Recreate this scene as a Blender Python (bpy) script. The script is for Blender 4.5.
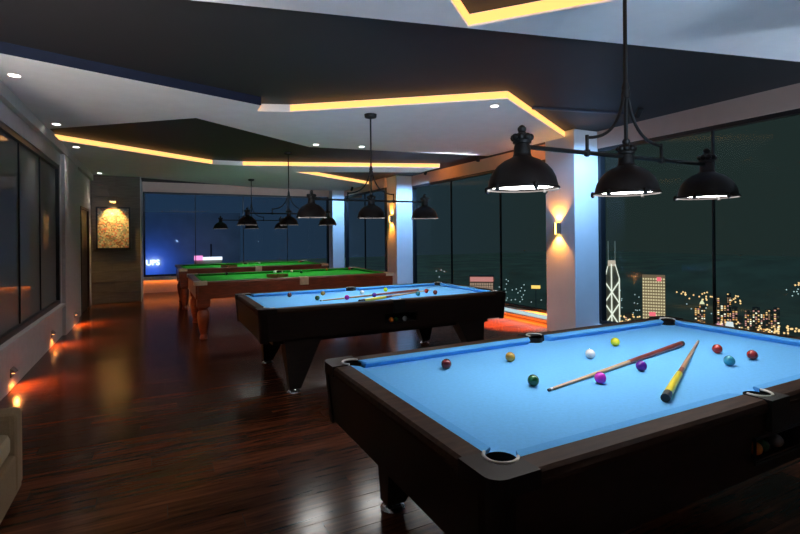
import bpy, bmesh, math, random
from mathutils import Vector, Matrix
random.seed(7)
PI = math.pi
S = bpy.context.scene
COL = S.collection
for o in list(bpy.data.objects): bpy.data.objects.remove(o)

# ---------------------------------------------------------------- camera, sky, exposure
PHI, ROLL, F, V0, HC = .4715, -.0094, 481.28, 235.63, 1.513
cam_d = bpy.data.cameras.new('camera'); cam = bpy.data.objects.new('camera', cam_d); COL.objects.link(cam)
cam.matrix_world = (Matrix.Translation((0, 0, HC)) @ Matrix.Rotation(-PHI, 4, 'Z') @ Matrix.Rotation(PI/2, 4, 'X')
                    @ Matrix.Rotation(ROLL, 4, 'Z'))
cam_d.sensor_width = 36; cam_d.lens = F/800*36
cam_d.shift_y = -(267-V0)/800
cam_d.clip_start = .03; cam_d.clip_end = 6000
S.camera = cam
S.view_settings.view_transform = 'Standard'; S.view_settings.look = 'None'
S.view_settings.gamma = 1; S.view_settings.use_curve_mapping = False
S.view_settings.exposure = 0.0

W = bpy.data.worlds.new('night_sky'); S.world = W; W.use_nodes = True
nt = W.node_tree; nt.nodes.clear()
out = nt.nodes.new('ShaderNodeOutputWorld'); bg = nt.nodes.new('ShaderNodeBackground')
tc = nt.nodes.new('ShaderNodeTexCoord'); sp = nt.nodes.new('ShaderNodeSeparateXYZ')
mr = nt.nodes.new('ShaderNodeMapRange'); mr.inputs[1].default_value = -.1; mr.inputs[2].default_value = .85
mr.interpolation_type = 'SMOOTHSTEP'
mx = nt.nodes.new('ShaderNodeMix'); mx.data_type = 'RGBA'
mx.inputs[6].default_value = (.014, .034, .070, 1)     # city glow over the harbour side
mx.inputs[7].default_value = (.016, .026, .025, 1)     # green grey haze over the hill side
nt.links.new(tc.outputs['Generated'], sp.inputs[0]); nt.links.new(sp.outputs[0], mr.inputs[0])
nt.links.new(mr.outputs[0], mx.inputs[0]); nt.links.new(mx.outputs[2], bg.inputs[0]); nt.links.new(bg.outputs[0], out.inputs[0])
bg.inputs[1].default_value = 1.0

# ---------------------------------------------------------------- helpers
def ray(u, v):
    du, dv = u-400, v-267
    k = 1+ROLL*ROLL; a = (du+ROLL*dv)/k; b = (dv-ROLL*du)/k
    X, Z = a/F, -(b+267-V0)/F
    c, s = math.cos(PHI), math.sin(PHI)
    return Vector((X*c+s, -X*s+c, Z))
def far(u, v, d):                       # where something seen at (u, v) stands d metres away over the ground
    r = ray(u, v); return Vector((0, 0, HC)) + r*(d/math.hypot(r.x, r.y))
def onz(u, v, z):
    r = ray(u, v); return Vector((0, 0, HC)) + r*((z-HC)/r.z)

class MB:
    def __init__(s): s.bm = bmesh.new()
    def box(s, x0, x1, y0, y1, z0, z1, bev=0):
        vs = [s.bm.verts.new((x, y, z)) for x in (x0, x1) for y in (y0, y1) for z in (z0, z1)]
        q = [(0,1,3,2),(4,6,7,5),(0,4,5,1),(2,3,7,6),(0,2,6,4),(1,5,7,3)]
        fs = [s.bm.faces.new([vs[i] for i in f]) for f in q]
        if bev:
            es = {e for f in fs for e in f.edges}
            bmesh.ops.bevel(s.bm, geom=list(es), offset=bev, segments=2, affect='EDGES', profile=.5)
        return s
    def hexa(s, b, t):                  # bottom and top quads
        vb = [s.bm.verts.new(p) for p in b]; vt = [s.bm.verts.new(p) for p in t]; n = len(b)
        s.bm.faces.new(vb[::-1]); s.bm.faces.new(vt)
        for i in range(n): s.bm.faces.new([vb[i], vb[(i+1)%n], vt[(i+1)%n], vt[i]])
        return s
    def prism(s, pts, z0, z1):
        return s.hexa([(x, y, z0) for x, y in pts], [(x, y, z1) for x, y in pts])
    def lathe(s, prof, c=(0,0,0), n=24, cap=True, axis='Z'):
        rings = []
        def P(r, a, z):
            if axis == 'Z': return (c[0]+r*math.cos(a), c[1]+r*math.sin(a), c[2]+z)
            if axis == 'Y': return (c[0]+r*math.cos(a), c[1]+z, c[2]+r*math.sin(a))
            return (c[0]+z, c[1]+r*math.cos(a), c[2]+r*math.sin(a))
        for r, z in prof: rings.append([s.bm.verts.new(P(max(r, 1e-4), 2*PI*k/n, z)) for k in range(n)])
        for a, b in zip(rings, rings[1:]):
            for k in range(n): s.bm.faces.new([a[k], a[(k+1)%n], b[(k+1)%n], b[k]])
        if cap: s.bm.faces.new(rings[0][::-1]); s.bm.faces.new(rings[-1])
        return s
    def tube(s, pts, r, n=8, cap=True):
        pts = [Vector(p) for p in pts]; m = len(pts)
        rs = r if isinstance(r, (list, tuple)) else [r]*m
        rings = []; up = None
        for i, p in enumerate(pts):
            t = (pts[min(i+1, m-1)]-pts[max(i-1, 0)]).normalized()
            if up is None: up = Vector((0,0,1)) if abs(t.z) < .9 else Vector((1,0,0))
            a = t.cross(up); a = a.normalized() if a.length > 1e-6 else t.orthogonal().normalized()
            b = a.cross(t).normalized(); up = b
            rings.append([s.bm.verts.new(p+(a*math.cos(2*PI*k/n)+b*math.sin(2*PI*k/n))*rs[i]) for k in range(n)])
        for x, y in zip(rings, rings[1:]):
            for k in range(n): s.bm.faces.new([x[k], x[(k+1)%n], y[(k+1)%n], y[k]])
        if cap: s.bm.faces.new(rings[0][::-1]); s.bm.faces.new(rings[-1])
        return s
    def sphere(s, c, r, n=20):
        bmesh.ops.create_uvsphere(s.bm, u_segments=n, v_segments=n*2//3, radius=r, matrix=Matrix.Translation(c)); return s
    def quad(s, a, b, c, d): s.bm.faces.new([s.bm.verts.new(p) for p in (a, b, c, d)]); return s
    def mesh(s, name, smooth=False):
        bmesh.ops.recalc_face_normals(s.bm, faces=s.bm.faces)
        me = bpy.data.meshes.new(name); s.bm.to_mesh(me); s.bm.free()
        if smooth:
            for p in me.polygons: p.use_smooth = True
            try: me.set_sharp_from_angle(angle=math.radians(38))
            except Exception: pass
        return me
    def build(s, name, mat, parent=None, smooth=False, **k):
        return link(name, s.mesh(name, smooth), mat, parent, **k)

def link(name, me, mat, parent=None, label=None, cat=None, group=None, kind=None):
    o = bpy.data.objects.new(name, me); COL.objects.link(o)
    if mat is not None and me is not None and not me.materials: me.materials.append(mat)
    if parent: o.parent = parent
    tag(o, label, cat, group, kind); return o
def tag(o, label=None, cat=None, group=None, kind=None):
    if label: o['label'] = label
    if cat: o['category'] = cat
    if group: o['group'] = group
    if kind: o['kind'] = kind
    return o
def thing(name, label, cat, loc=(0,0,0), rz=0, group=None):
    o = bpy.data.objects.new(name, None); COL.objects.link(o); o.location = loc; o.rotation_euler = (0, 0, rz)
    o.empty_display_size = .1
    return tag(o, label, cat, group)
def copy_tree(o, parent=None):
    c = o.copy(); COL.objects.link(c); c.parent = parent
    for ch in list(o.children): copy_tree(ch, c)
    return c

# ---------------------------------------------------------------- materials
def mat(name, col, rough=.5, metal=0, var=.0, scale=8, stretch=(1,1,1), bump=0, emit=None, estr=0, spec=.5, coat=0, alpha2=None):
    m = bpy.data.materials.new(name); m.use_nodes = True; t = m.node_tree; b = t.nodes['Principled BSDF']
    b.inputs['Base Color'].default_value = (*col, 1); b.inputs['Roughness'].default_value = rough
    b.inputs['Metallic'].default_value = metal; b.inputs['Specular IOR Level'].default_value = spec
    b.inputs['Coat Weight'].default_value = coat; b.inputs['Coat Roughness'].default_value = .08
    if emit:
        b.inputs['Emission Color'].default_value = (*emit, 1); b.inputs['Emission Strength'].default_value = estr
    if var or bump:
        g = t.nodes.new('ShaderNodeNewGeometry'); mp = t.nodes.new('ShaderNodeMapping'); mp.inputs['Scale'].default_value = stretch
        n = t.nodes.new('ShaderNodeTexNoise'); n.inputs['Scale'].default_value = scale; n.inputs['Detail'].default_value = 4
        t.links.new(g.outputs['Position'], mp.inputs[0]); t.links.new(mp.outputs[0], n.inputs['Vector'])
        if var:
            r = t.nodes.new('ShaderNodeValToRGB')
            lo = alpha2 or tuple(c*(1-var) for c in col); hi = tuple(min(1, c*(1+var)) for c in col)
            r.color_ramp.elements[0].color = (*lo, 1); r.color_ramp.elements[1].color = (*hi, 1)
            r.color_ramp.elements[0].position = .3; r.color_ramp.elements[1].position = .7
            t.links.new(n.outputs[0], r.inputs[0]); t.links.new(r.outputs[0], b.inputs['Base Color'])
        if bump:
            bp = t.nodes.new('ShaderNodeBump'); bp.inputs['Strength'].default_value = bump; bp.inputs['Distance'].default_value = .01
            t.links.new(n.outputs[0], bp.inputs['Height']); t.links.new(bp.outputs[0], b.inputs['Normal'])
    return m
def emis(name, col, strength):
    m = bpy.data.materials.new(name); m.use_nodes = True; t = m.node_tree; t.nodes.clear()
    o = t.nodes.new('ShaderNodeOutputMaterial'); e = t.nodes.new('ShaderNodeEmission')
    e.inputs[0].default_value = (*col, 1); e.inputs[1].default_value = strength
    t.links.new(e.outputs[0], o.inputs[0]); return m
def glass(name, tint, refl, rough=.0):
    m = bpy.data.materials.new(name); m.use_nodes = True; t = m.node_tree; t.nodes.clear()
    o = t.nodes.new('ShaderNodeOutputMaterial'); mix = t.nodes.new('ShaderNodeMixShader')
    tr = t.nodes.new('ShaderNodeBsdfTransparent'); gl = t.nodes.new('ShaderNodeBsdfGlossy')
    tr.inputs[0].default_value = (*tint, 1); gl.inputs['Roughness'].default_value = rough
    lw = t.nodes.new('ShaderNodeLayerWeight'); lw.inputs[0].default_value = .5
    mul = t.nodes.new('ShaderNodeMath'); mul.operation = 'MULTIPLY_ADD'
    mul.inputs[1].default_value = refl; mul.inputs[2].default_value = refl*.4
    t.links.new(lw.outputs['Fresnel'], mul.inputs[0]); t.links.new(mul.outputs[0], mix.inputs[0])
    t.links.new(tr.outputs[0], mix.inputs[1]); t.links.new(gl.outputs[0], mix.inputs[2]); t.links.new(mix.outputs[0], o.inputs[0])
    return m

def wood_floor():
    m = bpy.data.materials.new('floor_planks'); m.use_nodes = True; t = m.node_tree; b = t.nodes['Principled BSDF']
    g = t.nodes.new('ShaderNodeNewGeometry'); mp = t.nodes.new('ShaderNodeMapping'); mp.inputs['Scale'].default_value = (1.2, 16, 1)
    n = t.nodes.new('ShaderNodeTexNoise'); n.inputs['Scale'].default_value = 2.2; n.inputs['Detail'].default_value = 6; n.inputs['Distortion'].default_value = .6
    a1 = t.nodes.new('ShaderNodeAttribute'); a1.attribute_type = 'OBJECT'; a1.attribute_name = 'tone'
    a2 = t.nodes.new('ShaderNodeAttribute'); a2.attribute_type = 'GEOMETRY'; a2.attribute_name = 'tone'
    ad = t.nodes.new('ShaderNodeMath'); ad.operation = 'ADD'
    sh = t.nodes.new('ShaderNodeVectorMath'); sh.operation = 'ADD'
    t.links.new(a1.outputs['Fac'], ad.inputs[0]); t.links.new(a2.outputs['Fac'], ad.inputs[1])
    m7 = t.nodes.new('ShaderNodeMath'); m7.operation = 'MULTIPLY'; m7.inputs[1].default_value = 37
    t.links.new(ad.outputs[0], m7.inputs[0]); t.links.new(g.outputs['Position'], sh.inputs[0]); t.links.new(m7.outputs[0], sh.inputs[1])
    t.links.new(sh.outputs[0], mp.inputs[0]); t.links.new(mp.outputs[0], n.inputs['Vector'])
    r = t.nodes.new('ShaderNodeValToRGB'); e = r.color_ramp.elements
    e[0].position = .28; e[0].color = (.038, .010, .005, 1); e[1].position = .75; e[1].color = (.165, .048, .021, 1)
    hs = t.nodes.new('ShaderNodeHueSaturation')
    mr = t.nodes.new('ShaderNodeMapRange'); mr.inputs[3].default_value = .68; mr.inputs[4].default_value = 1.3
    t.links.new(ad.outputs[0], mr.inputs[0]); t.links.new(mr.outputs[0], hs.inputs['Value'])
    t.links.new(n.outputs[0], r.inputs[0]); t.links.new(r.outputs[0], hs.inputs['Color']); t.links.new(hs.outputs[0], b.inputs['Base Color'])
    r2 = t.nodes.new('ShaderNodeMapRange'); r2.inputs[3].default_value = .13; r2.inputs[4].default_value = .24
    t.links.new(n.outputs[0], r2.inputs[0]); t.links.new(r2.outputs[0], b.inputs['Roughness'])
    bp = t.nodes.new('ShaderNodeBump'); bp.inputs['Strength'].default_value = .08; bp.inputs['Distance'].default_value = .004
    t.links.new(n.outputs[0], bp.inputs['Height']); t.links.new(bp.outputs[0], b.inputs['Normal'])
    b.inputs['Specular IOR Level'].default_value = .24
    return m
def cloth_mat(name, col, var):
    m = mat(name, col, .9, var=var, scale=60, bump=.05, spec=.15); return m

M = dict(
    white=mat('ceiling_white', (.82, .81, .80), .75, var=.03, scale=5),
    dark=mat('ceiling_dark', (.015, .014, .016), .65, var=.08, scale=3),
    wall=mat('wall_plaster', (.58, .54, .525), .8, var=.05, scale=12, bump=.03),
    nearwall=mat('wall_low_bounce', (.05, .05, .055), .8, var=.05),  # unseen wall made dark to cut light bounced onto the aprons
    pillar=mat('pillar_paint', (.72, .73, .76), .6, var=.02, scale=6),
    beam=mat('beam_paint', (.68, .46, .37), .7, var=.03, scale=6),
    sill=mat('sill_white', (.70, .74, .74), .45, var=.02, scale=9),
    sub=mat('floor_bed', (.02, .008, .005), .8, var=.1),
    frame=mat('window_frame_black', (.012, .013, .017), .4, var=.1, scale=20),
    clad=mat('cladding_board', (.175, .135, .10), .6, var=.22, scale=2.6, stretch=(1.5, 1, 22), bump=.1),
    door=mat('door_brown', (.045, .016, .009), .4, var=.35, scale=3, stretch=(12, 12, 1)),
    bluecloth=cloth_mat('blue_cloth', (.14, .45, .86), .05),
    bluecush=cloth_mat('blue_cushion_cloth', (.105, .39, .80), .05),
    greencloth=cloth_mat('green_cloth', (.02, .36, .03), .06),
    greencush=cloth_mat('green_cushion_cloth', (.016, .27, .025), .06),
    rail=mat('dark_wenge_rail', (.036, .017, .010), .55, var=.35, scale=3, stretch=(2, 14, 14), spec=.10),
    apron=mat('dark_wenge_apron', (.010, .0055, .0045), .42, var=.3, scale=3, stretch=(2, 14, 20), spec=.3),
    black=mat('black_leather', (.005, .005, .005), .5, spec=.25, var=.2, scale=90, bump=.1),
    blackgloss=mat('black_casting', (.012, .008, .007), .45, var=.1, spec=.10),
    chrome=mat('chrome', (.75, .76, .78), .18, metal=1, var=.03),
    iron=mat('ivory_iron', (.62, .60, .56), .3, var=.05, scale=30),
    brass=mat('brass_plate', (.74, .60, .40), .4, metal=.2, var=.1, scale=20),
    mahog=mat('mahogany', (.21, .042, .012), .35, var=.35, scale=3, stretch=(2, 14, 14), coat=.2),
    bronze=mat('dark_bronze', (.006, .0055, .005), .5, metal=.2, var=.25, scale=30),
    bronze2=mat('dark_bronze_shade', (.008, .0045, .0035), .5, metal=.1, spec=.3, var=.25, scale=18),
    inner=mat('shade_inner_white', (.8, .8, .78), .5, var=.02),
    lampdisc=emis('lamp_diffuser', (1, .97, .93), 31),
    lampdisc2=emis('lamp_diffuser_soft', (1, .97, .93), 20),
    coollens=emis('cool_lens', (.8, .9, 1), 6),
    led=emis('warm_led', (1, .47, .13), 1.9),
    ledcove=emis('warm_led_cove', (1, .36, .07), 9),
    ledfloor=emis('amber_led', (1, .22, .02), 8),
    spotdisc=emis('downlight_glow', (1, .96, .9), 9),
    amber=emis('amber_glow', (1, .55, .12), 14),
    stepglow=emis('step_glow', (1, .40, .14), 8),
    sconce=mat('sconce_metal', (.20, .18, .16), .35, metal=.8, var=.05),
    sofa=mat('taupe_fabric', (.30, .205, .11), .9, var=.12, scale=160, bump=.2),
    sofa2=mat('cream_fabric', (.46, .36, .22), .9, var=.1, scale=160, bump=.2),
    maple=mat('maple_shaft', (.55, .34, .18), .35, var=.15, scale=6, stretch=(30, 30, 1), coat=.3),
    cuered=mat('cue_red_butt', (.24, .035, .022), .3, var=.2, scale=12, coat=.4),
    cueyel=mat('cue_yellow_sleeve', (.85, .72, .02), .35, var=.05, coat=.3),
    rack=mat('rack_wood', (.30, .10, .03), .45, var=.2, scale=10),
    tip=mat('cue_tip_black', (.012, .012, .014), .5, var=.1),
    glassR=glass('window_glass_green', (.92, .97, .95), .007, .05),
    glassB=glass('window_glass_blue', (.92, .96, 1), .010, .0),
    glassL=glass('window_glass_side', (.55, .57, .56), .60, .02),
    facade=mat('hazy_facade', (.34, .33, .26), .8, var=.2, scale=.05),  # lightened tone stands in for haze over the city
    hill=mat('hazy_hill', (1, .80, .42), .95, var=.3, scale=.01),  # pale colour stands in for night haze on the hill
    ground=mat('hazy_ground', (1, .80, .42), .9, var=.3, scale=.01),  # pale colour stands in for night haze over the ground
)
M['floor'] = wood_floor()
def add_reflected_grey():  # grey diffuse stands in for the lit room mirrored in the glass
    m = M['glassL']; t = m.node_tree; o = [n for n in t.nodes if n.type == 'OUTPUT_MATERIAL'][0]; src = o.inputs[0].links[0].from_socket
    df = t.nodes.new('ShaderNodeBsdfDiffuse'); df.inputs[0].default_value = (.36, .365, .35, 1)
    mx_ = t.nodes.new('ShaderNodeMixShader'); mx_.inputs[0].default_value = .42
    t.links.new(src, mx_.inputs[1]); t.links.new(df.outputs[0], mx_.inputs[2]); t.links.new(mx_.outputs[0], o.inputs[0])
add_reflected_grey()

# ================================================================ THE SETTING
XL, XR, YB, YN, ZW, ZD = -1.3, 6.0, 15.0, -2.5, 2.97, 3.06

# floor: planks laid across the room
floor = MB().box(XL-.1, XR+.1, YN, YB+.05, -.12, -.004).build('floor', M['sub'], kind='structure', label='dark red-brown glossy plank floor')
def project(x, y, z):
    c, s = math.cos(PHI), math.sin(PHI); X = x*c-y*s; Y = x*s+y*c
    if Y < .2: return None
    u = F*X/Y; v = V0-F*(z-HC)/Y-267
    return (400+u-ROLL*v, 267+v+ROLL*u, Y)
PW, PL = .142, 1.65
planks = []; row = 0; y = YN
while y < YB-.001:
    y1 = min(y+PW, YB); x = XL - ((row*.61) % 1.0)*PL
    while x < XR:
        xa, xb = max(x, XL), min(x+PL, XR)
        if xb-xa > .04: planks.append((xa, xb, y, y1, random.random()))
        x += PL
    y = y1; row += 1
def score(p):
    q = project((p[0]+p[1])/2, (p[2]+p[3])/2, 0)
    if not q or not (-40 < q[0] < 840 and 240 < q[1] < 590): return 0
    return (p[1]-p[0])*(p[3]-p[2])/q[2]**3*(.15 if (p[0] > 1.2 and p[2] < 4.2) else 1)
planks.sort(key=lambda p: -score(p))
pm = {}
for p in planks[:300]:
    k = (round(p[1]-p[0], 3), round(p[3]-p[2], 3))
    if k not in pm:
        pm[k] = MB().box(0, k[0]-.003, 0, k[1]-.003, -.006, 0).mesh('plank')
    o = link('plank', pm[k], M['floor'], floor); o.location = (p[0], p[2], 0); o['tone'] = p[4]
b = MB(); tones = []
for p in planks[300:]:
    b.box(p[0], p[1]-.003, p[2], p[3]-.003, -.006, 0); tones += [p[4]]*6
me = b.mesh('plank_field'); at = me.attributes.new('tone', 'FLOAT', 'FACE')
at.data.foreach_set('value', tones)
link('plank_field', me, M['floor'], floor, kind='stuff')

# ceiling: dark slab with lower white panels, warm strips in the steps
ceiling = MB().box(XL-.3, XR+.3, YN-.1, YB+.3, ZD, ZD+.15).build('ceiling', M['dark'], kind='structure', label='dark ceiling with lower angular white panels')
def panel(pts, z0=ZW, z1=ZD-.001):
    bm = bmesh.new()
    vb = [bm.verts.new((x, y, z0)) for x, y in pts]; vt = [bm.verts.new((x, y, z1)) for x, y in pts]
    f = bm.faces.new(vb); f2 = bm.faces.new(vt)
    for i in range(len(pts)): bm.faces.new([vb[i], vb[(i+1) % len(pts)], vt[(i+1) % len(pts)], vt[i]])
    bmesh.ops.triangulate(bm, faces=[f, f2]); b = MB(); b.bm.free(); b.bm = bm
    return b.build('panel', M['white'], ceiling)
def strip(parent, a, b, side, m='led', z0=2.982, z1=3.05):
    a, b = Vector(a), Vector(b); d = (b-a).normalized(); n = Vector((d.y, -d.x))*side
    p = [a+n*.004, b+n*.004, b+n*.014, a+n*.014]
    MB().prism([(q.x, q.y) for q in p], z0, z1).build('light_strip', M[m], parent)
nl = lambda x: 3.256-.2316*x
R0 = [(1.97, 2.78), (.2, 1.33), (1.6, -.38), (3.37, 1.13)]
# near panel with its recess, cut into four pieces round the opening
hole = R0
near = panel([(XL, YN), (XL, nl(XL)), (1.97, nl(1.97)), R0[0], R0[1], R0[2], (1.6, YN)])
near2 = panel([(1.6, YN), R0[2], R0[3], R0[0], (1.97, nl(1.97)), (XR, nl(XR)), (XR, YN)])
for i, (pa, sd) in enumerate(((near, 1), (near, 1), (near2, 1), (near2, 1))):
    a, b2 = R0[i], R0[(i+1) % 4]
    c = Vector((sum(p[0] for p in R0)/4, sum(p[1] for p in R0)/4)); d = Vector(b2)-Vector(a); n = Vector((d.y, -d.x))
    s = 1 if n.dot(c-Vector(a)) > 0 else -1
    strip(pa, a, b2, s)
mid = panel([(XL, 4.69), (1.06, 5.44), (1.07, 5.72), (1.43, 5.59), (3.39, 4.08), (5.5, 5.32), (5.5, 7.19), (2.26, 7.65), (.46, 6.35), (XL, 7.84)])
MB().prism([(XL, 4.688), (1.06, 5.438), (1.062, 5.428), (XL, 4.678)], ZW-.002, ZD-.001).build('unlit_edge', mat('edge_shade_blue', (.004, .008, .03), .6, var=.1), mid)  # dark blue strip put over the riser so it looks unlit
strip(mid, (1.43, 5.59), (3.39, 4.08), 1); strip(mid, (3.39, 4.08), (5.49, 5.315), 1)
strip(mid, (5.5, 5.34), (5.5, 7.15), 1, 'ledcove')
strip(mid, (1.06, 5.50), (1.07, 5.71), 1)
farp = panel([(XL, 8.62), (1.03, 10.25), (1.62, 10.2), (5.5, 8.86), (5.5, 9.7), (2.84, 10.74), (5.42, 12.55), (5.42, 14.75), (2.49, 14.46), (.36, 13.44), (-.25, 13.2), (XL, 13.0)])
strip(farp, (XL, 8.62), (1.03, 10.25), 1); strip(farp, (1.62, 10.2), (5.49, 8.864), 1)
strip(farp, (2.86, 10.754), (5.40, 12.536), 1)
strip(farp, (5.5, 8.9), (5.5, 9.68), 1, 'ledcove')
strip(farp, (2.40, 14.417), (.36, 13.44), -1, 'ledcove', 3.0, 3.03)
tr = MB().prism([(4.10, 4.50), (5.32, 4.20), (5.33, 4.16), (4.09, 4.45)], ZD-.025, ZD).build('ceiling_rib', mat('rib_blue', (.02, .025, .05), .5, var=.1), ceiling)

# left wall with a long window, a deep sill and a door
lw = MB()
WY0, WY1, WZ0, WZ1 = 1.2, 9.06, .51, 2.65
DY0, DY1, DZ = 11.32, 12.6, 2.16
lw.box(XL-.25, XL, YN, DY0, -.004, WZ0); lw.box(XL-.25, XL, DY1, YB, -.004, WZ0); lw.box(XL-.25, XL-.15, DY0, DY1, -.004, DZ); lw.box(XL-.25, XL, YN, YB, WZ1, ZD)
lw.box(XL-.25, XL, YN, WY0, WZ0, WZ1)
lw.box(XL-.25, XL, WY1, DY0, WZ0, WZ1); lw.box(XL-.25, XL, DY1, YB, WZ0, WZ1); lw.box(XL-.25, XL, DY0, DY1, DZ, WZ1)
wl = lw.build('wall_left', M['wall'], kind='structure', label='grey plaster wall with long window')
MB().box(XL, XL+.06, YN, 13, 2.84, ZW).build('cornice', M['wall'], wl)
MB().box(XL, XL+.05, 9.12, 10.6, 0, 2.84).build('pilaster', M['wall'], wl)
MB().box(XL-.02, XL+.05, WY0, 9.1, WZ0-.05, WZ0-.004, .006).build('sill', M['wall'], wl)
def window(name, panes, horizontal, z0, z1, at_, m, label, fr=.05):
    """horizontal: 'X' panes along X at y=at_, 'Y' panes along Y at x=at_"""
    a0, a1 = panes[0], panes[-1]
    def bx(b, p0, p1, q, z0, z1): 
        return b.box(p0, p1, at_-q, at_+q, z0, z1) if horizontal == 'X' else b.box(at_-q, at_+q, p0, p1, z0, z1)
    w = MB(); bx(w, a0, a1, .05, z0, z0+fr); bx(w, a0, a1, .05, z1-fr, z1); bx(w, a0, a0+fr, .05, z0+fr, z1-fr); bx(w, a1-fr, a1, .05, z0+fr, z1-fr)
    o = w.build(name, M['frame'], kind='structure', label=label)
    for p in panes[1:-1]: bx(MB(), p-.009, p+.009, .02, z0+fr, z1-fr).build('mullion', M['frame'], o)
    for p, q in zip(panes, panes[1:]): bx(MB(), p+.01, q-.01, .004, z0+fr*.5, z1-fr*.5).build('pane', m, o)
    return o
window('window_1', [WY0, 2.9, 4.5, 5.62, 6.73, 7.83, WY1], 'Y', WZ0, WZ1, XL-.06, M['glassL'], 'dark side window along the grey wall', .06)
d = MB().box(XL-.06, XL-.02, DY0+.05, DY1-.05, .0, DZ-.05).build('door_1', M['door'], kind='structure', label='dark brown door in the grey wall')
MB().box(XL-.08, XL+.012, DY0, DY0+.05, 0, DZ).box(XL-.08, XL+.012, DY1-.05, DY1, 0, DZ).box(XL-.08, XL+.012, DY0+.05, DY1-.05, DZ-.05, DZ).build('door_frame', M['door'], d)
MB().tube([(XL-.02, DY0+.14, 1.0), (XL+.03, DY0+.14, 1.0), (XL+.03, DY0+.25, 1.0)], .009).build('door_handle', M['chrome'], d)

# clad wall that carries the picture
PY = 13.0
cw = MB().box(XL, -.3, PY+.03, YB, 0, ZD-.001).build('wall_back_left', M['clad'], kind='structure', label='board-clad wall end with the lit picture')
zz = 0.0; i = 0
while zz < ZW-.02:
    h = min(.248, ZW-zz)
    cut = [XL, -.82+.12*((i*7) % 5-2)/2, -.3]
    for a, b2 in zip(cut, cut[1:]):
        MB().box(a+.002, b2-.002, PY+(.006 if (i+int(a*10)) % 3 == 0 else 0), PY+.03, zz+.003, zz+h-.003, .003).build('board', M['clad'], cw)
    zz += h; i += 1
MB().box(-.3, -.285, PY+.0, YB, 0, ZW).build('corner_trim', M['pillar'], cw)

# back wall, right wall, columns
BZ0, BZ1 = .44, 2.79
wb = MB().box(-.3, 5.05, YB-.05, YB+.25, -.004, BZ0).box(-.3, XR+.2, YB-.05, YB+.25, BZ1, ZD).build('wall_back', M['beam'], kind='structure', label='low wall and beam round the back window')
MB().box(-.285, 5.05, YB-.16, YB+.1, BZ0-.06, BZ0).build('sill', M['sill'], wb)
MB().box(-.285, 5.05, YB-.16, YB-.145, BZ0-.10, BZ0-.06).build('sill_lip', M['sill'], wb)
MB().box(-.26, 5.03, YB-.10, YB-.07, BZ0-.075, BZ0-.062).build('light_strip', emis('amber_sill', (1, .30, .05), 14), wb)
window('window_2', [-.28, 1.05, 2.38, 3.71, 5.05], 'X', BZ0, BZ1, YB+.05, M['glassB'], 'wide dark window in the far end wall')
wr = MB().box(5.95, XR+.2, YN, 11.03, -.004, .07).box(XR-.02, XR+.2, YN, 11.03, 2.80, ZD).box(5.46, 5.7, 11.6, YB, -.004, .14).box(5.46, 5.7, 11.6, YB, 2.80, ZD) \
    .box(5.7, XR+.2, 11.6, 11.8, 0, ZD).build('wall_right', M['beam'], kind='structure', label='window wall with low curb and beam on the right')
MB().box(5.86, XR+.1, 5.72, 11.03, .07, .15, .004).build('sill', M['sill'], wr)
MB().box(5.86, XR+.1, -.18, 5.13, .07, .15, .004).build('sill', M['sill'], wr)
MB().box(5.855, 5.859, 5.74, 11.0, .082, .142).build('sill_glow', emis('sill_glow_cool', (.62, .88, .92), .75), wr)  # glow put on the sill face to make it look brightly lit
MB().box(5.40, 5.6, 11.6, 14.6, .14, .17, .004).build('sill', M['sill'], wr)
MB().box(5.905, 5.945, 5.74, 11.0, .052, .069).build('light_strip', M['ledfloor'], wr)
MB().box(5.86, 5.872, 5.72, 11.03, .052, .07).build('sill_lip', M['sill'], wr)
window('window_3', [-.18, 1.65, 3.47, 5.13], 'Y', .15, 2.80, XR+.04, M['glassR'], 'large dark window beside the nearest blue table')
window('window_6', [YN+.02, -.77], 'Y', .15, 2.80, XR+.04, M['glassR'], 'dark window beside the viewer')
window('window_4', [5.72, 7.5, 9.25, 11.03], 'Y', .15, 2.80, XR+.04, M['glassR'], 'large dark window between the two white columns')
window('window_5', [11.6, 13.1, 14.62], 'Y', .17, 2.80, 5.53, M['glassB'], 'narrow dark window next to the far corner column')
MB().box(XL-.2, XR+.2, YN-.2, YN, -.004, ZD).build('wall_near', M['nearwall'], kind='structure', label='plain wall behind the viewer')
for nm, (x0, x1, y0, y1), lb in (('near', (5.5, 6.0, 5.13, 5.72), 'white square column with wall lamp beside the nearest table'),
                                 ('out', (5.5, 6.0, -.77, -.18), 'white square column beside the viewer'),
                                 ('mid', (5.53, 6.0, 11.03, 11.6), 'white square column with wall lamp behind the green tables'),
                                 ('far', (5.05, 5.45, 14.62, YB), 'white corner column at the far end window')):
    MB().box(x0, x1, y0, y1, -.004, ZD, .008).build('pillar', M['pillar'], kind='structure', label=lb)

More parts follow.
